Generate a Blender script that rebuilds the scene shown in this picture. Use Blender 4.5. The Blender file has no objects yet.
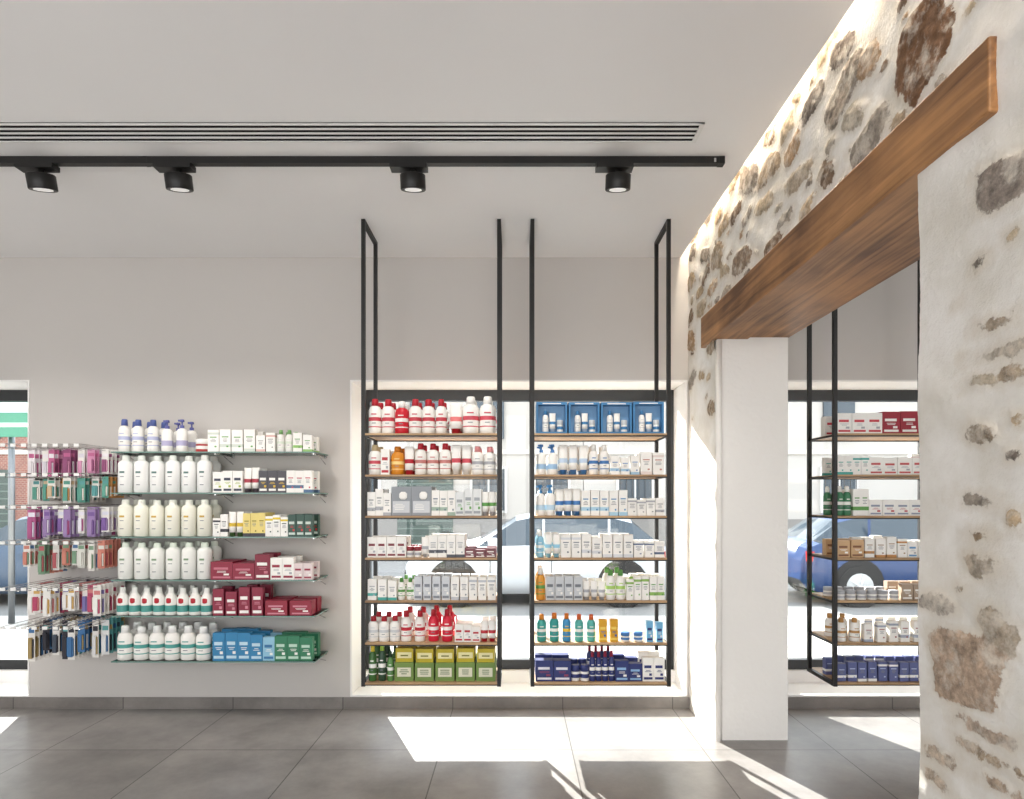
import bpy, bmesh, math, random
import numpy as np
from mathutils import Vector, Matrix
random.seed(7); rng=np.random.RandomState(5)
S=bpy.context.scene; COL=S.collection
F=616.5; EYE=1.52; CEIL=3.29; BW=4.5
# ------------------------------------------------------------------ materials
def lin(h):
    h=h.lstrip('#'); o=[]
    if len(h)==3: h=''.join(c*2 for c in h)
    for i in (0,2,4):
        c=int(h[i:i+2],16)/255; o.append(c/12.92 if c<=0.04045 else ((c+0.055)/1.055)**2.4)
    return tuple(o)+(1,)
def newmat(name):
    m=bpy.data.materials.new(name); m.use_nodes=True
    return m,m.node_tree.nodes,m.node_tree.links,m.node_tree.nodes['Principled BSDF']
_pc={}
def pm(h,rough=.45,metal=0,var=.06):
    k=(h,rough,metal)
    if k in _pc: return _pc[k]
    m,n,l,b=newmat('paint_'+h.strip('#')+('_m' if metal else ''))
    b.inputs['Roughness'].default_value=rough; b.inputs['Metallic'].default_value=metal
    tc=n.new('ShaderNodeTexCoord'); nz=n.new('ShaderNodeTexNoise'); nz.inputs['Scale'].default_value=9
    l.new(tc.outputs['Object'],nz.inputs['Vector'])
    c=lin(h); mx=n.new('ShaderNodeMix'); mx.data_type='RGBA'
    mx.inputs[6].default_value=tuple(min(1,v*(1-var)) for v in c[:3])+(1,)
    mx.inputs[7].default_value=tuple(min(1,v*(1+var)) for v in c[:3])+(1,)
    l.new(nz.outputs['Fac'],mx.inputs[0]); l.new(mx.outputs[2],b.inputs['Base Color'])
    _pc[k]=m; return m
def plaster(name,h,bump=.05,scale=60,rough=.85,var=.03):
    m,n,l,b=newmat(name); b.inputs['Roughness'].default_value=rough
    tc=n.new('ShaderNodeTexCoord'); nz=n.new('ShaderNodeTexNoise'); nz.inputs['Scale'].default_value=1.3; nz.inputs['Detail'].default_value=5
    l.new(tc.outputs['Object'],nz.inputs['Vector']); c=lin(h)
    mx=n.new('ShaderNodeMix'); mx.data_type='RGBA'
    mx.inputs[6].default_value=tuple(v*(1-var) for v in c[:3])+(1,); mx.inputs[7].default_value=tuple(min(1,v*(1+var)) for v in c[:3])+(1,)
    l.new(nz.outputs['Fac'],mx.inputs[0]); l.new(mx.outputs[2],b.inputs['Base Color'])
    n2=n.new('ShaderNodeTexNoise'); n2.inputs['Scale'].default_value=scale; n2.inputs['Detail'].default_value=6
    l.new(tc.outputs['Object'],n2.inputs['Vector'])
    bp=n.new('ShaderNodeBump'); bp.inputs['Strength'].default_value=bump; bp.inputs['Distance'].default_value=.02
    l.new(n2.outputs['Fac'],bp.inputs['Height']); l.new(bp.outputs['Normal'],b.inputs['Normal'])
    return m
def wood(name,h1,h2,axis='Y',rough=.5,grain=26):
    m,n,l,b=newmat(name); b.inputs['Roughness'].default_value=rough
    tc=n.new('ShaderNodeTexCoord'); mp=n.new('ShaderNodeMapping')
    sc=[grain,grain,grain]; sc['XYZ'.index(axis)]=1.3; mp.inputs['Scale'].default_value=sc
    l.new(tc.outputs['Object'],mp.inputs['Vector'])
    nz=n.new('ShaderNodeTexNoise'); nz.inputs['Scale'].default_value=1.0; nz.inputs['Detail'].default_value=8; nz.inputs['Distortion'].default_value=.8
    l.new(mp.outputs['Vector'],nz.inputs['Vector'])
    n2=n.new('ShaderNodeTexNoise'); n2.inputs['Scale'].default_value=2.2; n2.inputs['Detail'].default_value=4; l.new(tc.outputs['Object'],n2.inputs['Vector'])
    ad=n.new('ShaderNodeMath'); ad.operation='ADD'; l.new(nz.outputs['Fac'],ad.inputs[0]); l.new(n2.outputs['Fac'],ad.inputs[1])
    mr=n.new('ShaderNodeMapRange'); mr.inputs['From Min'].default_value=.75; mr.inputs['From Max'].default_value=1.22; l.new(ad.outputs[0],mr.inputs['Value'])
    mx=n.new('ShaderNodeMix'); mx.data_type='RGBA'; mx.inputs[6].default_value=lin(h1); mx.inputs[7].default_value=lin(h2)
    l.new(mr.outputs[0],mx.inputs[0]); l.new(mx.outputs[2],b.inputs['Base Color'])
    bp=n.new('ShaderNodeBump'); bp.inputs['Strength'].default_value=.15; bp.inputs['Distance'].default_value=.01
    l.new(nz.outputs['Fac'],bp.inputs['Height']); l.new(bp.outputs['Normal'],b.inputs['Normal'])
    return m
def glassmat(name,tint,gl=.08):
    m,n,l,b=newmat(name); n.remove(b); out=[x for x in n if x.type=='OUTPUT_MATERIAL'][0]
    t=n.new('ShaderNodeBsdfTransparent'); t.inputs['Color'].default_value=tint
    g=n.new('ShaderNodeBsdfGlossy'); g.inputs['Roughness'].default_value=.02
    fr=n.new('ShaderNodeFresnel'); fr.inputs['IOR'].default_value=1.35
    mx=n.new('ShaderNodeMixShader'); l.new(fr.outputs[0],mx.inputs[0]); l.new(t.outputs[0],mx.inputs[1]); l.new(g.outputs[0],mx.inputs[2])
    l.new(mx.outputs[0],out.inputs['Surface']); return m
def emis(name,col,st):
    m,n,l,b=newmat(name); b.inputs['Emission Color'].default_value=col; b.inputs['Emission Strength'].default_value=st
    b.inputs['Base Color'].default_value=(.8,.8,.8,1); return m
M_wall=plaster('wall_paint','#c9c5c1',.03)
M_ceil=plaster('ceiling_paint','#f0efef',.01)
M_white=plaster('white_reveal','#f0efed',.02)
M_black=pm('#131211',.45,0)
M_alu=pm('#2b2d2f',.4,.0)
M_chrome=pm('#c8c8c8',.2,1)
M_beam=wood('beam_wood','#5f3c20','#b98654','Y')
M_shelf=wood('shelf_wood','#8a6a48','#c4a27a','X')
M_glass=glassmat('window_glass',(.97,.985,.98,1))
M_sglass=glassmat('shelf_glass',(.90,.96,.94,1))
M_gedge=pm('#6f9289',.2,0)
def tilemat(name,c1,c2,mort,w,h,ox,oy,rough=.38,ms=.0025):
    m,n,l,b=newmat(name)
    tc=n.new('ShaderNodeTexCoord'); mp=n.new('ShaderNodeMapping'); mp.inputs['Location'].default_value=(ox,oy,0)
    l.new(tc.outputs['Object'],mp.inputs['Vector'])
    br=n.new('ShaderNodeTexBrick'); br.offset=0; br.squash=1; br.inputs['Scale'].default_value=1
    br.inputs['Brick Width'].default_value=w; br.inputs['Row Height'].default_value=h; br.inputs['Mortar Size'].default_value=ms
    br.inputs['Color1'].default_value=lin(c1); br.inputs['Color2'].default_value=lin(c2); br.inputs['Mortar'].default_value=lin(mort)
    l.new(mp.outputs['Vector'],br.inputs['Vector'])
    nz=n.new('ShaderNodeTexNoise'); nz.inputs['Scale'].default_value=2.2; nz.inputs['Detail'].default_value=9; nz.inputs['Roughness'].default_value=.68
    l.new(tc.outputs['Object'],nz.inputs['Vector'])
    mr=n.new('ShaderNodeMapRange'); mr.inputs['From Min'].default_value=.25; mr.inputs['From Max'].default_value=.75; mr.inputs['To Min'].default_value=.6; mr.inputs['To Max'].default_value=1.4; l.new(nz.outputs['Fac'],mr.inputs['Value'])
    mx=n.new('ShaderNodeMix'); mx.data_type='RGBA'; mx.blend_type='MULTIPLY'; mx.inputs[0].default_value=1
    l.new(br.outputs['Color'],mx.inputs[6]); l.new(mr.outputs[0],mx.inputs[7]); l.new(mx.outputs[2],b.inputs['Base Color'])
    b.inputs['Roughness'].default_value=rough
    return m
M_floor=tilemat('floor_tiles','#827e7b','#8e8a87','#4c4946',.8,.8,.46,.25,.34,.0035)
M_base=tilemat('baseboard_tile','#7b7672','#827d79','#4c4946',.8,5,.46,1,.38,.0035)
# ------------------------------------------------------------------ mesh builder
class MB:
    def __init__(s): s.v=[];s.f=[];s.m=[];s.mats=[];s.sm=[]
    def mi(s,m):
        if isinstance(m,str): m=pm(m)
        if m not in s.mats: s.mats.append(m)
        return s.mats.index(m)
    def face(s,idx,m,sm=False): s.f.append(idx); s.m.append(s.mi(m)); s.sm.append(sm)
    def box(s,x0,x1,y0,y1,z0,z1,m):
        b=len(s.v); s.v+=[(x0,y0,z0),(x1,y0,z0),(x1,y1,z0),(x0,y1,z0),(x0,y0,z1),(x1,y0,z1),(x1,y1,z1),(x0,y1,z1)]
        for q in ((0,3,2,1),(4,5,6,7),(0,1,5,4),(1,2,6,5),(2,3,7,6),(3,0,4,7)): s.face([b+i for i in q],m)
    def lathe(s,cx,cy,rings,n=12):
        b=len(s.v)
        for (z,rx,ry,m) in rings:
            for i in range(n):
                a=2*math.pi*i/n; s.v.append((cx+rx*math.cos(a),cy+ry*math.sin(a),z))
        for k in range(len(rings)-1):
            for i in range(n):
                j=(i+1)%n; s.face([b+k*n+i,b+k*n+j,b+(k+1)*n+j,b+(k+1)*n+i],rings[k][3],n>4)
        s.face([b+i for i in range(n)][::-1],rings[0][3]); e=b+(len(rings)-1)*n
        s.face([e+i for i in range(n)],rings[-1][3])
    def rod(s,p,q,r,m,n=6):
        p=Vector(p);q=Vector(q);d=(q-p).normalized(); u=d.orthogonal().normalized(); w=d.cross(u); b=len(s.v)
        for P in (p,q):
            for i in range(n):
                a=2*math.pi*i/n; s.v.append(tuple(P+u*math.cos(a)*r+w*math.sin(a)*r))
        for i in range(n):
            j=(i+1)%n; s.face([b+i,b+j,b+n+j,b+n+i],m,True)
        s.face([b+i for i in range(n)][::-1],m); s.face([b+n+i for i in range(n)],m)
    def obj(s,name,parent=None):
        me=bpy.data.meshes.new(name); me.from_pydata(s.v,[],s.f)
        for m in s.mats: me.materials.append(m)
        me.polygons.foreach_set('material_index',s.m); me.polygons.foreach_set('use_smooth',s.sm); me.update()
        o=bpy.data.objects.new(name,me); COL.objects.link(o)
        if parent: o.parent=parent
        return o
def empty(name,loc=(0,0,0)):
    o=bpy.data.objects.new(name,None); o.location=loc; o.empty_display_size=.1; COL.objects.link(o); return o
def boxobj(name,x0,x1,y0,y1,z0,z1,m,parent=None):
    b=MB(); b.box(x0,x1,y0,y1,z0,z1,m); return b.obj(name,parent)
# ------------------------------------------------------------------ room shell
RB=-3.2
boxobj('floor',-6.3,5.2,RB,5.0,-.1,0,M_floor)
WINS=[(-5.7,-3.55),(-1.21,1.25),(1.86,3.9)]
WZ0,WZ1=.085,2.396
b=MB(); xs=-6.3
for (a,c) in WINS:
    b.box(xs,a,BW,5.0,0,3.6,M_wall); b.box(a,c,BW,5.0,0,WZ0,M_wall); b.box(a,c,BW,5.0,WZ1,3.6,M_wall); xs=c
b.box(xs,5.2,BW,5.0,0,3.6,M_wall); b.obj('wall_back')
boxobj('wall_left',-6.3,-6.2,RB,BW,0,3.6,M_wall)
boxobj('wall_right_far',5.2,5.3,RB,5.0,0,3.6,M_wall)
c=MB(); c.box(-6.2,1.20,RB,BW,CEIL,CEIL+.08,M_ceil)
c.box(-6.2,1.27,RB,BW,CEIL+.3,CEIL+.36,M_ceil)
c.box(1.725,5.2,RB,BW,CEIL,CEIL+.08,M_ceil); CE=c.obj('ceiling')
def basebd(name,x0,x1):
    boxobj(name,x0,x1,BW-.012,BW-.0005,.0005,.082,M_base)
basebd('baseboard_back',-6.2,1.265); basebd('baseboard_back_right',1.73,5.2)
for i,(a,c_) in enumerate(WINS):
    W=empty('window_%d'%(i+1))
    r=MB(); t=.012
    r.box(a,a+t,BW-.004,4.84,WZ0,WZ1,M_white); r.box(c_-t,c_,BW-.004,4.84,WZ0,WZ1,M_white)
    r.box(a+t,c_-t,BW-.004,4.84,WZ1-t,WZ1,M_white); r.box(a+t,c_-t,BW-.004,4.84,WZ0,WZ0+t,M_white)
    r.box(a+t,c_-t,4.80,4.84,WZ0+t,.19,M_white)
    r.obj('reveal',W)
    f=MB(); x0,x1=a+t,c_-t; zb,zt=.19,WZ1-t
    f.box(x0,x1,4.84,4.90,zt-.085,zt,M_alu); f.box(x0,x1,4.84,4.90,zb,zb+.075,M_alu)
    f.box(x0,x0+.05,4.84,4.90,zb+.075,zt-.085,M_alu); f.box(x1-.05,x1,4.84,4.90,zb+.075,zt-.085,M_alu)
    f.obj('frame',W)
    boxobj('pane',x0+.05,x1-.05,4.868,4.874,zb+.075,zt-.085,M_glass,W)
# ------------------------------------------------------------------ stone wall
XS=1.27; XT=1.72; J0,J1=1.93,3.9; LZ=2.55
def stonemat():
    m,n,l,b=newmat('stone_and_lime_plaster')
    tc=n.new('ShaderNodeTexCoord')
    def noise(s,d=6,r=.6):
        q=n.new('ShaderNodeTexNoise'); q.inputs['Scale'].default_value=s; q.inputs['Detail'].default_value=d; q.inputs['Roughness'].default_value=r
        l.new(tc.outputs['Object'],q.inputs['Vector']); return q
    def mrange(src,a,b_,c=0,d=1):
        q=n.new('ShaderNodeMapRange'); q.inputs['From Min'].default_value=a; q.inputs['From Max'].default_value=b_; q.inputs['To Min'].default_value=c; q.inputs['To Max'].default_value=d
        l.new(src,q.inputs['Value']); return q.outputs[0]
    def mix(f,A,B,mode='MIX'):
        q=n.new('ShaderNodeMix'); q.data_type='RGBA'; q.blend_type=mode
        for s_,v_ in ((0,f),(6,A),(7,B)):
            if hasattr(v_,'is_linked'): l.new(v_,q.inputs[s_])
            else: q.inputs[s_].default_value=v_
        return q.outputs[2]
    sd=n.new('ShaderNodeAttribute'); sd.attribute_name='sd'
    sc=n.new('ShaderNodeAttribute'); sc.attribute_name='stone_col'
    e=noise(17,7,.68); ma=n.new('ShaderNodeMath'); ma.operation='MULTIPLY_ADD'; ma.inputs[1].default_value=.075; ma.inputs[2].default_value=-.040
    l.new(e.outputs['Fac'],ma.inputs[0]); ad=n.new('ShaderNodeMath'); ad.operation='ADD'; l.new(ma.outputs[0],ad.inputs[0]); l.new(sd.outputs['Fac'],ad.inputs[1])
    fac=mrange(ad.outputs[0],-.001,.004)
    ms=mix(1.0,sc.outputs['Color'],mrange(noise(26,10,.75).outputs['Fac'],.3,.7,.35,1.6),'MULTIPLY')
    ms=mix(mrange(noise(12,8,.7).outputs['Fac'],.48,.66,0,.8),ms,lin('#ddd5c8'))
    pl=mix(mrange(noise(3.2,7).outputs['Fac'],.35,.6),lin('#ddd8ce'),lin('#f1eee9'))
    mt=mix(mrange(ad.outputs[0],-.03,0,0,.4),pl,lin('#cdbfa9'))
    l.new(mix(fac,mt,ms),b.inputs['Base Color']); b.inputs['Roughness'].default_value=.9
    h=n.new('ShaderNodeMath'); h.operation='MULTIPLY_ADD'; h.inputs[1].default_value=-.35
    l.new(fac,h.inputs[0]); l.new(noise(60,8,.7).outputs['Fac'],h.inputs[2])
    bp=n.new('ShaderNodeBump'); bp.inputs['Strength'].default_value=.45; bp.inputs['Distance'].default_value=.012
    l.new(h.outputs[0],bp.inputs['Height']); l.new(bp.outputs['Normal'],b.inputs['Normal'])
    return m
M_stone=stonemat()
M_jamb=plaster('lime_plaster','#ebe8e3',.3,30,.9,.05)
wr=MB()
wr.box(XS+.002,XT,J1,BW,0,LZ,M_jamb); wr.box(XS+.002,XT,RB,J0,0,LZ,M_jamb); wr.box(XS+.002,XT,RB,BW,LZ+.0005,3.6,M_jamb)
WR=wr.obj('wall_right')
def P(x,y):
    d=XS*F/(x-516); return d, EYE+(500-y)*d/F
stones=[]
cols=['#95816a','#b39d80','#8a7f74','#a69c8d','#7c6652','#b8a78e','#958b80','#a88b6c','#6e645c','#9c8a74']
def addpx(x,y,w,h,ang=0,p=2.4,col=None):
    d,z=P(x,y); dy=d/(x-516); stones.append((d,z,w*.5*dy,h*.5*d/F,ang,p,col or random.choice(cols)))
for a in [(925,45,56,92,.2,2.8,'#75543a'),(845,92,40,44,-.4,2.5,'#8c8074'),(870,62,26,34,.2,2.5,'#a08468'),(800,178,30,22,.1,2.8,'#a89a88'),(765,205,22,16,.1,3),(742,262,22,26,.1,2.6,'#8a7562'),
          (1006,182,62,52,.3,2.6,'#8c8178'),(984,262,16,14),(968,667,84,84,-.2,2.4,'#b09a86'),
          (1003,632,48,40,.3,2.5,'#aa9c8a'),(941,603,32,20,0,2.5,'#b0a79c'),(988,434,34,20,.2,2.5,'#8c7c6a'),(978,500,34,14,.1,3),
          (985,535,20,12),(985,565,34,24,0,2.5,'#a89c8c'),(1004,352,54,13,0,5,'#bdb2a3'),(984,380,26,14,0,5,'#b5a894'),(1016,372,26,14,0,5,'#ae9c86'),(1000,322,30,12,0,4,'#a99a88'),
          (990,733,52,13,0,5,'#b3a190'),(975,748,28,11,0,5,'#b8a794'),(998,762,50,14,0,5,'#a8957e'),(940,756,28,11,0,5,'#b8a896'),(1005,785,44,12,0,5,'#ae9a86'),(938,780,24,11,0,5,'#b8a896'),
          (1018,520,18,22),(1016,455,18,11),(1018,420,14,12),(1016,235,14,12),(964,590,12,8)]:
    addpx(*a)
def ok(y,z,ry,rz,k=1.0):
    for s in stones:
        dy=(y-s[0])/((ry+s[2])*k); dz=(z-s[1])/((rz+s[3])*k)
        if dy*dy+dz*dz<1: return False
    return True
for _ in range(3000):
    big=_<1300
    y=random.uniform(.3,4.48); z=random.uniform(1.7,3.62)
    dens=.8 if z>2.72 else (max(0,(z-1.9)/.9)*.35 if y>3.95 else 0)
    if y<1.7: dens=max(0,(z-2.7)/.5)*.4 if z<3.0 else .7
    if random.random()>dens or (not big and random.random()<.55): continue
    ry=random.uniform(.075,.14) if big else random.uniform(.02,.05); rz=ry*random.uniform(.4,.72)
    if ok(y,z,ry,rz,1.10): stones.append((y,z,ry,rz,random.uniform(-.5,.5),random.uniform(2.2,4),random.choice(cols)))
for _ in range(16):
    y=random.uniform(.4,1.85); z=random.uniform(.1,2.5); ry=random.uniform(.012,.022)
    if ok(y,z,ry,ry*.6,1.6): stones.append((y,z,ry,ry*.6,random.uniform(-.3,.3),2.5,random.choice(cols)))
st=.01; ys=np.arange(.3,BW+1e-6,st); ys[-1]=BW; zs=np.arange(0,3.59,st)
zs[np.argmin(abs(zs-LZ))]=LZ
Y,Z=np.meshgrid(ys,zs,indexing='ij')
sd=np.full(Y.shape,-.09); cc=np.zeros(Y.shape+(4,)); cc[...,3]=1; cc[...,:3]=.4
def wob(Y,Z,ph,fr): return np.sin(Y*fr+ph)*np.cos(Z*fr*1.3+ph*2.1)
for (y,z,ry,rz,an,p,col) in stones:
    R=max(ry,rz)+.08
    i0,i1=np.searchsorted(ys,y-R),np.searchsorted(ys,y+R); k0,k1=np.searchsorted(zs,z-R),np.searchsorted(zs,z+R)
    if i1<=i0 or k1<=k0: continue
    yy=Y[i0:i1,k0:k1]-y; zz=Z[i0:i1,k0:k1]-z; ca,sa=math.cos(an),math.sin(an)
    u=abs((yy*ca+zz*sa)/ry)+1e-6; v=abs((-yy*sa+zz*ca)/rz)+1e-6
    rr=(u**p+v**p)**(1/p); ph=random.uniform(0,6)
    d=(1-rr)*min(ry,rz)*1.0+.16*min(ry,rz)*wob(yy,zz,ph,3/ max(ry,rz))
    sub=sd[i0:i1,k0:k1]; msk=d>sub; sub[msk]=d[msk]
    cs=cc[i0:i1,k0:k1]; cs[msk]=lin(col)
lowf=.004*(wob(Y,Z,1,7)+wob(Y,Z,2.2,15)*.6+wob(Y,Z,.3,31)*.35)+rng.normal(0,.0004,Y.shape)
rough=.0015*wob(Y,Z,4,90)+rng.normal(0,.0007,Y.shape)
disp=.008+lowf+np.where(sd>-.004,np.clip(sd+.004,0,.02)*.35+rough,0)
disp=np.clip(disp,.001,.03)
X=XS-disp
V=np.stack([X,Y,Z],-1).reshape(-1,3); nz_=len(zs)
I,K=np.meshgrid(np.arange(len(ys)-1),np.arange(nz_-1),indexing='ij')
keep=~((ys[I]>=J0-.001)&(ys[I+1]<=J1+.001)&(zs[K+1]<=LZ+.001))
I=I[keep];K=K[keep]
faces=np.stack([I*nz_+K,I*nz_+K+1,(I+1)*nz_+K+1,(I+1)*nz_+K],-1)
me=bpy.data.meshes.new('stone_facing'); me.from_pydata(V.tolist(),[],faces.tolist()); me.materials.append(M_stone)
a=me.attributes.new('sd','FLOAT','POINT'); a.data.foreach_set('value',sd.reshape(-1).astype(np.float32))
a=me.attributes.new('stone_col','FLOAT_COLOR','POINT'); a.data.foreach_set('color',cc.reshape(-1).astype(np.float32))
me.polygons.foreach_set('use_smooth',[True]*len(me.polygons)); me.update()
o=bpy.data.objects.new('stone_facing',me); COL.objects.link(o); o.parent=WR
j=MB(); j.rod((XS+.012,J1-.001,0),(XS+.012,J1-.001,LZ-.02),.02,M_jamb,14); j.obj('jamb_edge',WR)
L=empty('wooden_lintel_beam')
def bev(o,w=.006):
    m=o.modifiers.new('bevel','BEVEL'); m.width=w; m.segments=2; return o
bev(boxobj('front_timber',XS-.03,XS+.20,1.617,4.14,LZ-.012,LZ+.19,M_beam,L))
bev(boxobj('rear_timber',XS+.208,XT+.012,1.7,4.14,LZ-.001,LZ+.19,M_beam,L))
cl=empty('cove_led_strip'); boxobj('profile',1.205,1.245,-1,BW-.01,CEIL+.2,CEIL+.215,M_alu,cl)
boxobj('diffuser',1.208,1.242,-1,BW-.01,CEIL+.195,CEIL+.2,emis('led_warm',(1,.86,.68,1),52),cl)
vt=MB(); vy0,vy1=2.89,3.04
vt.box(-6,.885,vy0,vy1,CEIL-.004,CEIL-.0005,pm('#0d0d0d',.9))
n_=5
for k in range(n_):
    w=.010; yy=vy0+(vy1-vy0-w)*k/(n_-1); vt.box(-6,.885,yy,yy+w,CEIL-.009,CEIL-.0045,pm('#e6e5e3'))
vt.box(.865,.885,vy0,vy1,CEIL-.0105,CEIL-.0044,pm('#e6e5e3')); vt.obj('linear_air_diffuser',CE)
TY=3.19
TR=empty('track_lighting')
tk=MB(); tk.box(-5.5,1.07,TY-.018,TY+.018,CEIL-.036,CEIL-.0005,M_black); tk.box(1.045,1.075,TY-.02,TY+.02,CEIL-.038,CEIL-.0006,M_black)
tk.box(1.02,1.03,TY-.0185,TY-.018,CEIL-.03,CEIL-.01,pm('#bbbbbb')); tk.box(-1.92,-1.90,TY-.019,TY+.019,CEIL-.037,CEIL-.0006,M_black)
tk.obj('track',TR)
M_lens=emis('spot_lens',(1,.97,.93,1),.3)
for (px) in (42,179,413,618,-120):
    x=(px-516)/193.0
    s=MB(); s.box(x-.115,x+.075,TY-.03,TY+.03,CEIL-.062,CEIL-.036,M_black)
    s.lathe(x+.0,TY,[(CEIL-.11,.014,.014,M_black),(CEIL-.062,.014,.014,M_black)],10)
    k0=len(s.v)
    s.lathe(x,TY,[(CEIL-.160,.050,.050,M_black),(CEIL-.162,.063,.063,M_black),(CEIL-.158,.065,.065,M_black),(CEIL-.092,.065,.065,M_black),(CEIL-.087,.06,.06,M_black)],28)
    s.lathe(x,TY,[(CEIL-.1615,.044,.044,M_lens),(CEIL-.1602,.044,.044,M_lens)],24)
    piv=Vector((x,TY,CEIL-.11)); Rm=Matrix.Rotation(math.radians(15),3,'X')
    for q in range(k0,len(s.v)): s.v[q]=tuple(piv+Rm@(Vector(s.v[q])-piv))
    s.obj('spot_head',TR)
    li=bpy.data.lights.new('spot','SPOT'); li.energy=30; li.spot_size=1.5; li.spot_blend=.8; li.color=(1,.94,.87); li.shadow_soft_size=.04
    lo=bpy.data.objects.new('spot_lamp',li); lo.location=(x,TY+.02,CEIL-.175); lo.rotation_euler=(math.radians(24),0,0); COL.objects.link(lo); lo.parent=TR
# ------------------------------------------------------------------ products
W_='#f1efea'; TXT='#7d8086'
def jit(a): return random.uniform(-a,a)
def lines(b,x,y,w,z,h,f0,n,col=TXT,e=.0008):
    for i in range(n):
        ww=w*random.uniform(.3,.6); b.box(x-ww/2,x+ww/2,y-e,y,z+h*(f0-i*.06),z+h*(f0-i*.06+.022),col)
def carton(b,x,y,z,w,d,h,A,B,C):
    y0=y; y1=y+d; k=(int(x*7)+int(z*10))%3; e=.0008
    bands=[(0,.14,B),(.14,1,A)] if k==0 else ([(0,.78,A),(.78,.88,B),(.88,1,A)] if k==1 else [(0,.2,A),(.2,.34,B),(.34,1,A)])
    for (f0,f1,m) in bands: b.box(x-w/2,x+w/2,y0,y1,z+h*f0,z+h*f1,m)
    b.box(x-w*.3,x+w*.3,y0-e,y0,z+h*.64,z+h*.685,C); lines(b,x,y0,w,z,h,.56,3)
    b.box(x+w*.12,x+w*.3,y0-e,y0,z+h*.2,z+h*.27,C)
def solidbox(b,x,y,z,w,d,h,A,B,C):
    b.box(x-w/2,x+w/2,y,y+d,z,z+h,A); e=.0008
    b.box(x-w*.36,x+w*.3,y-e,y,z+h*.56,z+h*.68,B); lines(b,x,y,w,z,h,.46,2,C)
    b.box(x-w*.4,x+w*.4,y-e,y,z+h*.08,z+h*.18,B); b.box(x+w*.1,x+w*.34,y-e,y,z+h*.24,z+h*.34,C)
def bottle(b,x,y,z,w,d,h,A,B,C):
    r=w/2; q=min(r,d/2); cy=y+q
    b.lathe(x,cy,[(z,r*.88,q*.88,A),(z+h*.02,r,q,A),(z+h*.18,r,q,C),(z+h*.21,r,q,A),(z+h*.36,r*1.0,q,C),(z+h*.47,r,q,A),(z+h*.66,r,q,A),(z+h*.76,r*.8,q*.8,A),(z+h*.80,r*.5,q*.5,B),(z+h*.805,r*.55,q*.6,B),(z+h*.97,r*.5,q*.55,B),(z+h,r*.42,q*.45,B)],14)
    b.box(x-w*.2,x+w*.2,cy-q-.0012,cy-q+.002,z+h*.54,z+h*.57,C); b.box(x-w*.15,x+w*.15,cy-q-.0012,cy-q+.002,z+h*.29,z+h*.31,TXT)
def shampoo(b,x,y,z,w,d,h,A,B,C):
    r=w/2; q=min(r,d/2); cy=y+q
    b.lathe(x,cy,[(z,r*.9,q*.9,A),(z+h*.02,r,q,A),(z+h*.74,r,q,A),(z+h*.80,r*.94,q*.94,A),(z+h*.85,r*.7,q*.7,A),(z+h*.87,r*.5,q*.5,B),(z+h*.98,r*.48,q*.48,B),(z+h,r*.4,q*.4,B)],16)
    e=.0012
    b.box(x-w*.16,x+w*.16,cy-q-e,cy-q+.002,z+h*.52,z+h*.57,C); b.box(x-w*.12,x+w*.12,cy-q-e,cy-q+.002,z+h*.42,z+h*.44,'#8a8d90'); b.box(x-w*.12,x+w*.12,cy-q-e,cy-q+.002,z+h*.2,z+h*.22,'#8a8d90')
def pump(b,x,y,z,w,d,h,A,B,C):
    r=w/2; q=min(r,d/2); cy=y+q
    b.lathe(x,cy,[(z,r*.9,q*.9,A),(z+h*.02,r,q,A),(z+h*.18,r,q,C),(z+h*.34,r,q,A),(z+h*.6,r,q,A),(z+h*.68,r*.7,q*.7,A),(z+h*.71,r*.38,q*.4,B),(z+h*.80,r*.38,q*.4,B),(z+h*.81,r*.14,q*.15,B),(z+h*.9,r*.14,q*.15,B),(z+h*.905,r*.4,q*.4,B),(z+h*.98,r*.35,q*.35,B)],14)
    b.box(x-r*.7,x,cy-q*.18,cy+q*.18,z+h*.92,z+h*.975,B)
def trigger(b,x,y,z,w,d,h,A,B,C):
    r=w/2; q=min(r,d/2); cy=y+q
    b.lathe(x,cy,[(z,r*.9,q*.9,A),(z+h*.02,r,q,A),(z+h*.12,r,q,C),(z+h*.36,r,q,A),(z+h*.62,r,q,A),(z+h*.74,r*.7,q*.7,A),(z+h*.8,r*.5,q*.5,B),(z+h,r*.45,q*.45,B)],14)
    b.lathe(x,cy-q*.86,[(z+h*.44,w*.12,q*.2,RED),(z+h*.47,w*.22,q*.2,RED),(z+h*.60,w*.22,q*.2,RED),(z+h*.63,w*.12,q*.2,RED)],10)
def tube(b,x,y,z,w,d,h,A,B,C):
    r=w/2; q=min(r,d/2); cy=y+q
    b.lathe(x,cy,[(z,r*.7,q*.7,B),(z+h*.16,r*.75,q*.75,B),(z+h*.165,r*.92,q*.92,A),(z+h*.4,r*.95,q*.8,C),(z+h*.55,r*.98,q*.6,A),(z+h*.94,r,q*.1,A),(z+h,r,q*.06,A)],14)
def jar(b,x,y,z,w,d,h,A,B,C):
    r=w/2; q=min(r,d/2); cy=y+q
    b.lathe(x,cy,[(z,r*.9,q*.9,A),(z+h*.05,r,q,A),(z+h*.2,r,q,C),(z+h*.45,r,q,A),(z+h*.6,r*.95,q*.95,B),(z+h*.62,r,q,B),(z+h*.97,r,q,B),(z+h,r*.9,q*.9,B)],16)
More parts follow.
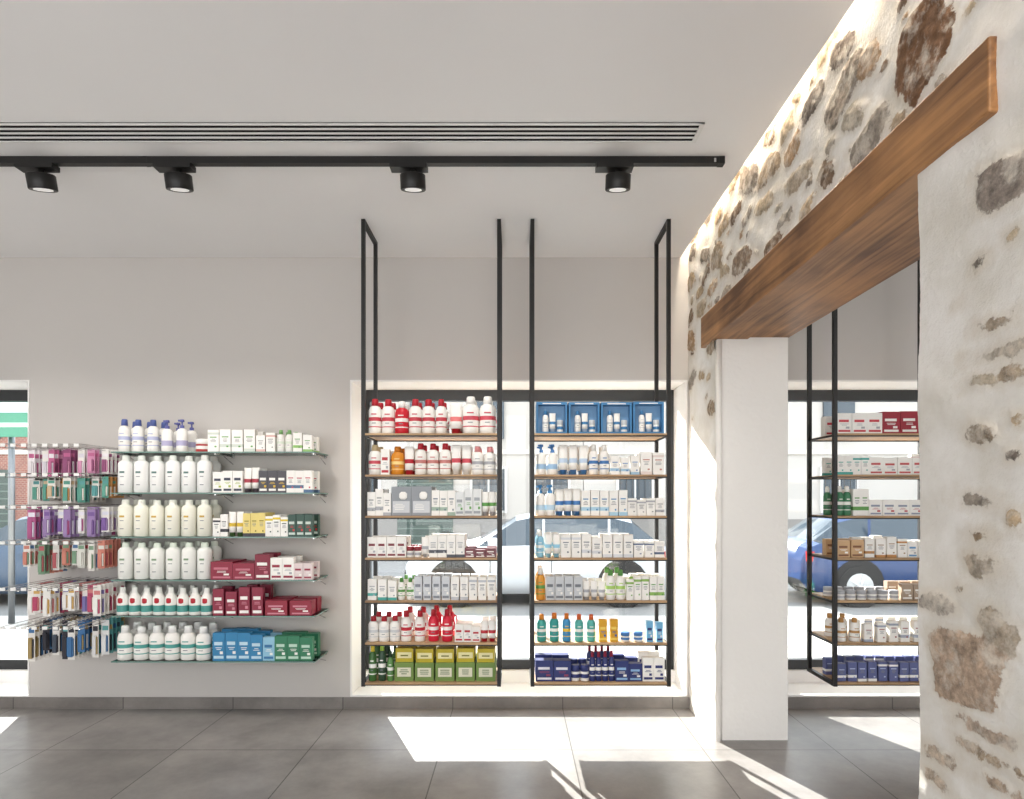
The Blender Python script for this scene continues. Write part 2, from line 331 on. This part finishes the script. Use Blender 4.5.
def jug(b,x,y,z,w,d,h,A,B,C):
    bottle(b,x-w*.08,y,z,w*.78,d,h,A,B,C); cy=y+min(w*.39,d/2)
    b.rod((x+w*.25,cy,z+h*.3),(x+w*.46,cy,z+h*.42),.006,A); b.rod((x+w*.46,cy,z+h*.42),(x+w*.46,cy,z+h*.62),.006,A); b.rod((x+w*.46,cy,z+h*.62),(x+w*.2,cy,z+h*.7),.006,A)
def giftset(b,x,y,z,w,d,h,A,B,C):
    t=w*.06
    b.box(x-w/2,x-w/2+t,y,y+d,z,z+h,A); b.box(x+w/2-t,x+w/2,y,y+d,z,z+h,A); b.box(x-w/2+t,x+w/2-t,y,y+d,z,z+t,A); b.box(x-w/2+t,x+w/2-t,y,y+d,z+h-t*1.4,z+h,A)
    b.box(x-w/2+t,x+w/2-t,y+d*.3,y+d,z+t,z+h-t*1.4,B)
    bottle(b,x-w*.2,y+.004,z+t,w*.2,d*.28,h*.68,W_,A,'#c8ccd0'); tube(b,x+w*.03,y+.004,z+t,w*.2,d*.28,h*.6,W_,'#c8d4e0',A); jar(b,x+w*.27,y+.004,z+t,w*.2,d*.28,h*.38,W_,'#c8ccd0',A)
    b.box(x-w*.3,x+w*.3,y-.001,y,z+h*.935,z+h*.965,C)
def display(b,x,y,z,w,d,h,A,B,C):
    b.box(x-w/2,x+w/2,y,y+d,z,z+h,A); e=.001
    b.box(x-w*.42,x+w*.42,y-e,y,z+h*.1,z+h*.5,B); b.lathe(x+w*.1,y-.002,[(z+h*.55,w*.1,.002,C),(z+h*.62,w*.2,.002,C),(z+h*.75,w*.2,.002,C),(z+h*.82,w*.1,.002,C)],12)
    lines(b,x-w*.1,y-e,w,z,h,.38,4,C)
def herb(b,x,y,z,w,d,h,A,B,C):
    b.box(x-w/2,x+w/2,y,y+d,z,z+h*.58,A); b.box(x-w*.36,x+w*.36,y-.001,y,z+h*.14,z+h*.42,B); lines(b,x,y-.001,w*.9,z,h,.34,3,C)
    b.box(x-w*.46,x+w*.46,y+.01,y+d*.8,z+h*.58,z+h,'#c2ae22'); b.box(x-w*.38,x+w*.38,y+.009,y+.01,z+h*.7,z+h*.88,'#ece4b0'); b.box(x-w*.2,x+w*.2,y+.008,y+.009,z+h*.76,z+h*.8,'#7a7a20')
KD=dict(carton=carton,solid=solidbox,bottle=bottle,shampoo=shampoo,pump=pump,tube=tube,jar=jar,jug=jug,display=display,herb=herb,giftset=giftset,trigger=trigger)
def fill(name,x0,x1,yf,depth,z,specs,rows=2):
    b=MB(); tot=sum(s[1]*s[2] for s in specs); n=sum(s[1] for s in specs); gap=(x1-x0-tot)/max(1,n)
    sc=1.0
    if gap<.002: sc=(x1-x0-.002*n)/tot; gap=.002
    x=x0+gap/2
    for s in specs:
        k,cnt,w,h,A,B,C=s; w*=sc
        for _ in range(cnt):
            hh=h*random.uniform(.985,1.015); d=min(w*.9,depth/rows-.006) if k not in('carton','solid') else min(max(w*.6,.04),depth/rows-.006)
            if k in('carton','solid') and random.random()<.25: hh*=random.uniform(.82,.95)
            for r in range(rows):
                KD[k](b,x+w/2+jit(gap*.15),yf+r*(depth/rows)+jit(.001)+.003+random.random()*.006,z+.0008,w,d,hh,A,B,C)
            x+=w+gap
    return b.obj(name)
# ------------------------------------------------------------------ hanging racks
YF,YBk=3.88,4.24; T=.024
SZ=[1.94,1.68,1.42,1.155,.885,.62,.37]
def rack(x0,x1):
    R=empty('hanging_shelf_rack'); f=MB()
    for x in (x0,x1-T):
        f.box(x,x+T,YF,YF+T,.345,CEIL-.0005,M_black); f.box(x,x+T,YBk-T,YBk,.345,CEIL-.0005,M_black)
        f.box(x,x+T,YF+T,YBk-T,CEIL-T,CEIL-.0005,M_black); f.box(x,x+T,YF+T,YBk-T,.345,.345+T,M_black)
    for z in SZ:
        f.box(x0+T,x1-T,YF+.004,YF+.012,z-.020,z-.012,M_black); f.box(x0+T,x1-T,YBk-.012,YBk-.004,z-.020,z-.012,M_black)
        for x in (x0,x1-T): f.box(x+.006,x+T-.006,YF+T,YBk-T,z-.018,z-.006,M_black)
    f.obj('steel_frame',R); w=MB()
    for z in SZ: w.box(x0+T+.0005,x1-T-.0005,YF+.001,YBk-.001,z-.012,z,M_shelf)
    w.obj('wood_shelves',R)
X1=(-.975,-.095); X2=(.092,.975); X3=(2.0,2.785)
for a in (X1,X2,X3): rack(*a)
RED='#b3182a'; NAV='#27336e'; BLU='#3f78b5'; GRY='#a9abb0'; GRN='#5c9a4a'; ORG='#e08a2c'; TEA='#3fa39a'
def rk(a,r,name,specs,rows=2): return fill(name,a[0]+T+.008,a[1]-T-.008,YF+.02,.30,SZ[r],specs,rows)
rk(X1,0,'lotion_bottles',[('bottle',2,.085,.22,W_,RED,'#c23a48'),('bottle',1,.09,.21,'#c8142a',W_,W_),('bottle',2,.085,.22,W_,RED,'#c23a48'),('jug',1,.095,.22,W_,RED,'#c23a48'),('tube',1,.08,.20,W_,RED,'#dd7777'),('bottle',2,.11,.24,W_,W_,'#c84a58')])
rk(X1,1,'shower_gel_bottles',[('bottle',1,.08,.19,W_,'#c9b48a','#c84a58'),('solid',1,.055,.16,W_,RED,GRY),('bottle',1,.085,.18,'#d98a1e','#c07010','#f3d38a'),('tube',1,.06,.18,W_,RED,RED),('bottle',3,.075,.2,W_,RED,'#c8807a'),('tube',2,.06,.19,W_,W_,'#c84a58'),('bottle',2,.075,.18,W_,'#d98c8c',GRY)])
rk(X1,2,'skincare_cartons',[('carton',3,.05,.17,W_,GRY,'#888888'),('display',2,.13,.185,'#8d9298','#c9ccd0',W_),('carton',3,.05,.16,W_,'#9ab0a0','#556677'),('solid',3,.055,.17,'#dfe2e2','#9aa0a5',GRN),('tube',2,.045,.15,W_,GRY,GRN)])
rk(X1,3,'small_cream_boxes',[('solid',4,.065,.13,W_,'#7a3038',GRY),('jar',2,.05,.07,W_,'#8a2a34',GRY),('tube',1,.05,.13,W_,GRY,GRY),('carton',4,.06,.14,W_,'#4b4f58',GRY),('solid',3,.07,.06,'#77424a',W_,W_)])
rk(X1,4,'pill_cartons',[('carton',3,.055,.13,W_,TEA,GRY),('bottle',2,.045,.14,W_,GRN,GRN),('solid',4,.05,.15,'#c9cdd2','#7b808a',W_),('carton',5,.05,.145,W_,'#b9bdc4','#7a8088')])
rk(X1,5,'detergent_bottles',[('bottle',3,.07,.16,W_,RED,'#cfd2d4'),('jug',2,.09,.19,W_,RED,'#c22033'),('jug',2,.09,.2,'#d4203a',RED,W_),('solid',3,.055,.11,W_,RED,GRY),('tube',2,.05,.13,W_,RED,RED)])
rk(X1,6,'herbal_cartons',[('bottle',1,.05,.235,'#3f6b34','#d8c23a',W_),('bottle',1,.05,.235,'#2c4a34','#9fc04a',W_),('bottle',1,.04,.19,'#5a8a4a','#20402a',W_),('herb',5,.12,.205,'#6f8a42','#dcd9c4','#476a2a')])
rk(X2,0,'blue_gift_sets',[('giftset',4,.195,.20,'#3d7cae','#6f9cc4',W_)],1)
rk(X2,1,'lotion_bottles',[('pump',2,.065,.2,W_,BLU,'#9cc0de'),('tube',3,.055,.19,W_,BLU,'#bcd0e4'),('bottle',2,.06,.19,W_,W_,BLU),('carton',3,.055,.12,W_,'#9dc3dc',BLU),('carton',2,.07,.14,W_,'#e3d6d0','#b87868')])
rk(X2,2,'sunscreen_tubes',[('pump',2,.06,.2,W_,'#4a90c8','#bcd8ea'),('tube',3,.05,.17,W_,BLU,BLU),('carton',5,.055,.16,W_,'#a8cfe4','#4a8ab8'),('carton',4,.055,.11,W_,GRY,'#888888')])
rk(X2,3,'skincare_cartons',[('bottle',1,.05,.17,'#8fc8e0',W_,W_),('tube',2,.045,.15,W_,'#8fc8e0','#8fc8e0'),('carton',7,.06,.145,W_,'#d5d8dc','#777d86'),('carton',3,.06,.1,W_,'#5f6e8c','#5f6e8c')])
rk(X2,4,'cream_tubes',[('bottle',1,.06,.2,'#e09a3a',W_,GRN),('solid',4,.055,.15,'#c4c8cc','#6f747c',W_),('tube',3,.045,.12,W_,GRY,GRY),('bottle',2,.06,.19,W_,GRN,'#a8cf6a'),('carton',5,.045,.15,W_,'#8ab45a',GRN)])
rk(X2,5,'sun_spray_bottles',[('bottle',1,.06,.17,'#3aa39a',ORG,W_),('bottle',1,.06,.18,'#2f9a94','#e07a20',W_),('bottle',1,.055,.18,'#3a8fc0','#e07a20','#e8c040'),('bottle',2,.055,.17,'#52b0a8','#d8622a',W_),('solid',2,.05,.14,'#d8a018','#f0d060','#2a62a8'),('jar',2,.06,.06,W_,BLU,BLU),('solid',2,.04,.13,'#6fb0d8',NAV,W_)],1)
rk(X2,6,'supplement_boxes',[('solid',2,.13,.13,NAV,'#e6e6ee','#8c3f5a'),('jar',2,.065,.1,W_,NAV,NAV),('bottle',4,.045,.19,NAV,'#8a1f3a',W_),('solid',2,.1,.13,NAV,'#8fb6dc',W_),('solid',2,.08,.15,W_,NAV,NAV)])
rk(X3,0,'medicine_boxes',[('solid',3,.1,.13,W_,'#c23a44',GRY),('solid',3,.12,.14,'#9a2032',W_,W_),('solid',1,.09,.15,'#8fb043',W_,W_)])
rk(X3,1,'medicine_boxes',[('carton',4,.05,.12,W_,TEA,TEA),('solid',4,.09,.11,W_,'#c05050',GRY),('carton',3,.05,.14,W_,RED,GRY)])
rk(X3,2,'pill_cartons',[('bottle',2,.05,.19,'#3c7a56',W_,W_),('carton',2,.05,.17,W_,GRN,GRN),('solid',6,.085,.1,W_,'#8c95a8',RED)])
rk(X3,3,'cosmetic_cartons',[('solid',2,.08,.11,'#c8a47a','#7c5030',W_),('carton',4,.06,.13,W_,'#c08a50','#a08060'),('solid',4,.06,.1,W_,'#5f93c0',GRY)])
rk(X3,4,'cream_jars',[('jar',6,.06,.06,W_,GRY,GRY),('solid',4,.07,.1,'#a89480',W_,W_)])
rk(X3,5,'pill_cartons',[('bottle',2,.06,.15,W_,'#b98a50','#b98a50'),('carton',6,.055,.13,W_,'#a0a8b8','#90484a'),('bottle',1,.065,.2,'#45c04a',W_,W_)])
rk(X3,6,'supplement_cartons',[('carton',11,.055,.12,'#5a6290',W_,'#b8c4e0')])
# ------------------------------------------------------------------ glass shelves
GX0,GX1=-2.76,-1.37; GZ=[1.85,1.57,1.27,.975,.73,.42]; GY0=4.2
G=empty('glass_wall_shelves'); g=MB(); br=MB()
for z in GZ:
    x0,x1,y0,y1,z0,z1=GX0,GX1,GY0,BW-.004,z-.008,z
    k=len(g.v); g.v+=[(x0,y0,z0),(x1,y0,z0),(x1,y1,z0),(x0,y1,z0),(x0,y0,z1),(x1,y0,z1),(x1,y1,z1),(x0,y1,z1)]
    for q,m in (((0,3,2,1),M_sglass),((4,5,6,7),M_sglass),((0,1,5,4),M_gedge),((1,2,6,5),M_gedge),((2,3,7,6),M_gedge),((3,0,4,7),M_gedge)): g.face([k+i for i in q],m)
    for x in (GX0+.02,(GX0+GX1)/2,GX1-.02):
        br.rod((x,BW-.001,z-.014),(x,GY0+.03,z-.014),.005,M_chrome); br.lathe(x,BW-.006,[(z-.026,.012,.005,M_chrome),(z-.009,.012,.005,M_chrome)],10)
        br.rod((x,BW-.001,z-.07),(x,BW-.161,z-.016),.003,M_chrome)
g.obj('glass_plates',G); br.obj('brackets',G)
CR='#f2f0e2'
def gs(r,name,x0,x1,specs,rows=2): return fill(name,GX0+.01+(x0-112)/203*1.37,GX0+.01+(x1-112)/203*1.37,GY0+.01,.26,GZ[r],specs,rows)
gs(0,'pump_lotion_bottles',112,186,[('bottle',3,.075,.225,W_,'#4f5f9c','#b8bedc'),('pump',2,.075,.225,W_,'#5b5f9c','#b4b0d0')])
gs(0,'cosmetic_cartons',192,313,[('jar',1,.09,.09,'#b43a3a',W_,W_),('carton',4,.075,.15,W_,'#cfd6cc',GRN),('carton',2,.06,.13,W_,'#d8b0a8','#a0a0a0'),('bottle',2,.05,.15,W_,'#7aa86a','#dfe8d8'),('carton',2,.06,.13,W_,'#8fbf6a',GRN)])
gs(1,'white_shampoo_bottles',112,209,[('shampoo',6,.098,.255,'#f4f4f2',W_,'#5f7d78')])
gs(1,'cosmetic_cartons',212,313,[('solid',3,.07,.15,W_,'#3a3f50','#a8b850'),('tube',2,.055,.17,W_,'#5a5058','#a83a4a'),('solid',3,.065,.15,'#4c4a50',W_,'#d8b43a'),('carton',3,.06,.15,W_,'#4a6a8c','#c04a5a')])
gs(2,'cream_shampoo_bottles',112,209,[('shampoo',6,.098,.25,CR,'#f6f4ea','#c8a84a')])
gs(2,'hair_treatment_boxes',212,313,[('carton',2,.06,.15,W_,'#2f3038','#555555'),('tube',2,.06,.17,W_,'#4b6a3c','#d0b030'),('carton',3,.06,.16,'#e3cf7c','#3c3c44','#8a7a20'),('carton',3,.06,.15,W_,'#d8c02a','#3a4a44'),('solid',3,.065,.15,'#2f4f44','#c8d4cc','#c03030')])
gs(3,'white_shampoo_bottles',112,209,[('shampoo',6,.098,.25,'#efefea','#dfe4d8','#7f9a78')])
gs(3,'red_medicine_boxes',210,313,[('solid',2,.17,.12,'#8a1f38','#c07080',W_),('solid',1,.12,.17,'#7f1c34',W_,'#c07080'),('solid',2,.09,.15,W_,'#94243c',GRY),('solid',2,.07,.11,'#e0d0d0','#94243c',W_)])
gs(4,'spray_bottles',112,210,[('trigger',8,.078,.185,W_,'#e8e6e2','#4f9a92')])
gs(4,'red_medicine_boxes',211,313,[('solid',4,.075,.19,'#86203a',W_,'#c88090'),('solid',2,.15,.1,'#8e1c34','#c88090',W_)])
gs(5,'shower_bottles',112,208,[('bottle',6,.1,.23,W_,'#f0f0ee','#4fa098')])
gs(5,'blue_supplement_boxes',212,313,[('solid',4,.085,.19,'#2f7fae','#bcd8e6',W_),('solid',1,.08,.17,'#8fc0d8','#2f6f9e',W_),('solid',3,.085,.17,'#2f7a58','#bcd8c8',W_)])
# ------------------------------------------------------------------ peg hooks with hanging packs
H=empty('peg_hook_display'); hk=MB(); HZ=[1.86,1.67,1.46,1.23,.93,.68]
pal=[['#b8608a','#d8d4dc','#8a4a70','#e7e2e6','#c88aaa','#e9e6ea'],['#5a9a8a','#c08a50','#e6e0d8','#5a9a9a','#c8b090','#e9e4dc'],['#7a5a9a','#b05a8a','#e8e4f0','#9a80b0','#dcdce8','#ecebf0'],
     ['#b05a60','#5a7ea8','#e8e4dc','#c88070','#7a9a80','#d8d8d0'],['#b84a6a','#d0a860','#e8e0d8','#7a70a8','#d08080','#eceae6'],['#3a6a9a','#2a2a34','#5a9a9a','#a08a5a','#d8d8d8','#3c4654']]
hs=MB()
for r,z in enumerate(HZ):
    hk.box(-3.36,-2.80,BW-.014,BW-.002,z-.010,z+.010,M_chrome)
    for i in range(8):
        x=-3.31+i*.068
        hk.rod((x,BW-.006,z),(x,4.0,z),.0028,M_chrome); hk.rod((x,4.0,z),(x,3.985,z+.018),.0028,M_chrome)
        hk.box(x-.016,x+.016,3.972,3.975,z+.004,z+.024,pm('#e8e8e6'))
        hk.rod((x,BW-.006,z+.028),(x,3.975,z+.024),.002,M_chrome)
        c=random.choice(pal[r]); h=random.uniform(.14,.20)*(1.1 if r!=1 else .85)*(1.2 if r==5 else 1); w=random.uniform(.04,.056)
        n0=random.choice((0,1,1,2,2))
        for k in range(n0,7):
            y=4.17+k*.042
            if k%3==0: c=random.choice(pal[r])
            hs.box(x-w/2,x+w/2,y,y+.002,z-h,z+.012,pm('#e6e3de') if (i+r)%2 else c)
            hs.box(x-w*.36,x+w*.2,y-.013,y,z-h*.92,z-h*.38,c)
            hs.box(x+w*.24,x+w*.36,y-.010,y,z-h*.9,z-h*.42,random.choice(pal[r]))
            hs.box(x-w*.4,x+w*.4,y-.0008,y,z-h*.26,z-h*.12,random.choice(pal[r]))
hk.obj('chrome_hooks',H); hs.obj('blister_packs',H)
# ------------------------------------------------------------------ exterior
M_pave=tilemat('pavement','#b9b5ae','#c2beb7','#8e8a84',.4,.4,0,0,.8)
M_asph=plaster('asphalt','#84827f',.2,80)
boxobj('pavement',-25,25,5.0,8.2,-.12,-.02,M_pave)
boxobj('street_road',-30,30,8.2,20,-.22,-.14,M_asph)
def brickmat():
    m,n,l,b=newmat('red_brick'); tc=n.new('ShaderNodeTexCoord'); mp=n.new('ShaderNodeMapping'); mp.inputs['Rotation'].default_value=(math.pi/2,0,0)
    l.new(tc.outputs['Object'],mp.inputs['Vector']); br=n.new('ShaderNodeTexBrick'); br.inputs['Scale'].default_value=4
    br.inputs['Color1'].default_value=lin('#9c6454'); br.inputs['Color2'].default_value=lin('#88554a'); br.inputs['Mortar'].default_value=lin('#b8aaa0')
    l.new(mp.outputs['Vector'],br.inputs['Vector']); l.new(br.outputs['Color'],b.inputs['Base Color']); b.inputs['Roughness'].default_value=.9; return m
M_brick=brickmat(); M_fac=plaster('render_facade','#b9b3ac',.1); M_fac2=plaster('pale_facade','#bdb8b2',.1); M_plinth=plaster('stone_plinth','#8b8783',.2)
def building(name,x0,x1,h,mw,nwin,mb):
    b=MB(); y=20
    b.box(x0,x1,y,y+4,-.14,h,mw); b.box(x0,x1,y-.08,y,-.14,.9,mb)
    b.box(x0,x1,y-.25,y-.001,h,h+.15,'#cfc8be'); b.box(x0,x1,y-.05,y,3.0,3.15,'#cfc8be')
    w=(x1-x0)/nwin
    for i in range(nwin):
        c=x0+w*(i+.5)
        if i%3==1:
            b.box(c-.9,c+.9,y-.10,y-.001,-.14,2.5,pm('#46544e'))
            for k in range(10): b.box(c-.88,c+.88,y-.115,y-.10,.1+k*.24,.14+k*.24,pm('#6b7a72'))
        else:
            b.box(c-.6,c+.6,y-.09,y-.001,1.1,2.6,pm('#e2e0dc')); b.box(c-.52,c-.03,y-.10,y-.09,1.18,2.52,pm('#444f58',.15)); b.box(c+.03,c+.52,y-.10,y-.09,1.18,2.52,pm('#444f58',.15))
            for k in range(6): b.box(c-.5+k*.2-.01,c-.5+k*.2+.01,y-.2,y-.18,1.0,2.6,'#3a3a3a')
        b.box(c-.5,c+.5,y-.09,y-.001,3.5,4.8,pm('#444f58',.15))
    b.obj(name)
building('brick_building',-22,-6.02,5.1,M_brick,5,M_brick)
building('rendered_house',-6,2.18,5.2,M_fac,4,M_plinth)
building('townhouse',2.2,22,5.1,M_fac2,6,M_plinth)
def car(x,y,col,flip=1,L=4.2):
    C=empty('parked_car',(x,y,-.14)); pc=pm(col,.25); gl=pm('#3c464e',.08); dk=pm('#1b1b1c',.7)
    stt=[(-2.1,.38,.62,.63,.62,.5),(-2.02,.24,.74,.76,.78,.6),(-1.75,.2,.84,.88,.84,.66),(-1.1,.2,.93,.97,.87,.66),(-.95,.2,.94,1.02,.87,.62),(-.35,.2,.95,1.38,.88,.6),(0,.2,.96,1.45,.88,.6),(.5,.2,.97,1.47,.88,.6),(1.1,.2,.98,1.44,.88,.59),(1.5,.2,.99,1.34,.87,.57),(1.88,.22,.98,1.02,.84,.6),(2.05,.28,.9,.92,.78,.55),(2.1,.4,.7,.71,.66,.5)]
    b=MB(); rings=[]
    for (sx,zb,zl,zr,wb,wt) in stt:
        pts=[(-wb*.92,zb),(-wb,zb+.18),(-wb,(zb+zl)/2+.05),(-wb*.97,zl),(-wt,zr-.05 if zr-zl>.1 else zr-.01),(-wt*.8,zr),(0,zr+.015),(wt*.8,zr),(wt,zr-.05 if zr-zl>.1 else zr-.01),(wb*.97,zl),(wb,(zb+zl)/2+.05),(wb,zb+.18),(wb*.92,zb)]
        k=len(b.v); b.v+=[(sx*flip*L/4.2,p[0],p[1]) for p in pts]; rings.append((k,len(pts),zr-zl))
    for i in range(len(rings)-1):
        k0,n,h0=rings[i]; k1,_,h1=rings[i+1]
        for j in range(n-1):
            gm=pc
            if j in(3,8) and max(h0,h1)>.3 and min(h0,h1)>.02 : gm=gl
            if j in(4,5,6,7) and abs(h0-h1)>.2 and max(h0,h1)>.3: gm=gl
            b.face([k0+j,k0+j+1,k1+j+1,k1+j],gm,j in(0,1,2,9,10,11,5,6))
        b.face([k0,k1,k1+n-1,k0+n-1],dk)
    b.face([rings[0][0]+j for j in range(13)],pc); b.face([rings[-1][0]+j for j in range(13)],pc)
    b.obj('body',C); t=MB(); s=flip*L/4.2
    for wx in (-1.32,1.3):
        for sy in (-1,1):
            t.rod((wx*s,sy*.70,.36),(wx*s,sy*.885,.36),.39,dk,22); t.rod((wx*s,sy*.7,.32),(wx*s,sy*.905,.32),.32,pm('#242424',.8),24); t.rod((wx*s,sy*.9,.32),(wx*s,sy*.912,.32),.21,pm('#b4b8bc',.3,1),18)
            for q in range(5):
                a=q*1.2566; t.rod((wx*s,sy*.915,.32),(wx*s+.19*math.cos(a),sy*.915,.32+.19*math.sin(a)),.018,pm('#d0d3d6',.3))
    t.obj('wheels',C); d=MB()
    for bx in (.08,1.1): d.box(bx*s-.02,bx*s+.02,-.80,-.795,.98,1.4,pc)
    for bx in (-.75,.2,1.25): d.box(bx*s-.006,bx*s+.006,-.886,-.879,.34,.93,dk)
    for bx in(0.0,.98): d.box(bx*s-.09,bx*s+.09,-.90,-.87,.80,.83,pc)
    d.lathe(-.7*s,-.95,[(.95,.08,.06,pc),(1.05,.09,.07,pc),(1.08,.05,.04,pc)],10)
    d.box(-2.1*s-.02,-2.1*s+.02,-.6,.6,.42,.55,dk); d.box(min(-2.0*s,-1.82*s),max(-2.0*s,-1.82*s),-.83,-.6,.64,.74,pm('#e6ebee',.1)); d.box(min(1.95*s,2.06*s),max(1.95*s,2.06*s),-.8,-.62,.7,.86,pm('#a01818',.2))
    d.obj('trim',C)
car(.35,10.4,'#b4b9bf'); car(6.6,10.4,'#223a64',-1); car(-7.6,10.4,'#3b4f66'); car(-12.6,10.6,'#d8dadb')
sg=empty('street_sign'); q=MB(); q.box(-6.9,-5.75,7.6,7.66,2.3,2.85,'#3f7f68'); q.box(-6.8,-5.85,7.59,7.6,2.6,2.72,'#cfe6da'); q.box(-6.8,-5.85,7.59,7.6,2.42,2.47,'#cfe6da'); q.obj('panel',sg)
q=MB(); q.rod((-6.3,7.7,-.02),(-6.3,7.7,2.9),.035,pm('#7a7d80',.4,1),10); q.obj('post',sg)
# ------------------------------------------------------------------ light
sun=bpy.data.lights.new('sun','SUN'); sun.energy=20; sun.angle=.009; sun.color=(1,.965,.92)
so=bpy.data.objects.new('sun',sun); COL.objects.link(so); so.location=(-6,20,12)
so.rotation_euler=Vector((.43,-1,-.54)).to_track_quat('-Z','Y').to_euler()
w=bpy.data.worlds.new('sky'); S.world=w; w.use_nodes=True; nt=w.node_tree; bg=nt.nodes['Background']
tc=nt.nodes.new('ShaderNodeTexCoord'); sp=nt.nodes.new('ShaderNodeSeparateXYZ'); cr=nt.nodes.new('ShaderNodeValToRGB')
nt.links.new(tc.outputs['Generated'],sp.inputs[0]); nt.links.new(sp.outputs['Z'],cr.inputs[0]); nt.links.new(cr.outputs[0],bg.inputs['Color'])
cr.color_ramp.elements[0].color=(1,.99,.98,1); cr.color_ramp.elements[1].color=(.74,.85,1,1); bg.inputs['Strength'].default_value=2.7
# ------------------------------------------------------------------ camera
cam=bpy.data.cameras.new('camera'); co=bpy.data.objects.new('camera',cam); COL.objects.link(co)
co.location=(0,0,EYE); co.rotation_euler=(math.pi/2,0,0); cam.sensor_width=36; cam.lens=F/1024*36
cam.shift_x=-4/1024; cam.shift_y=100.5/1024; cam.clip_start=.05
S.camera=co
S.view_settings.view_transform='Standard'; S.view_settings.exposure=.32
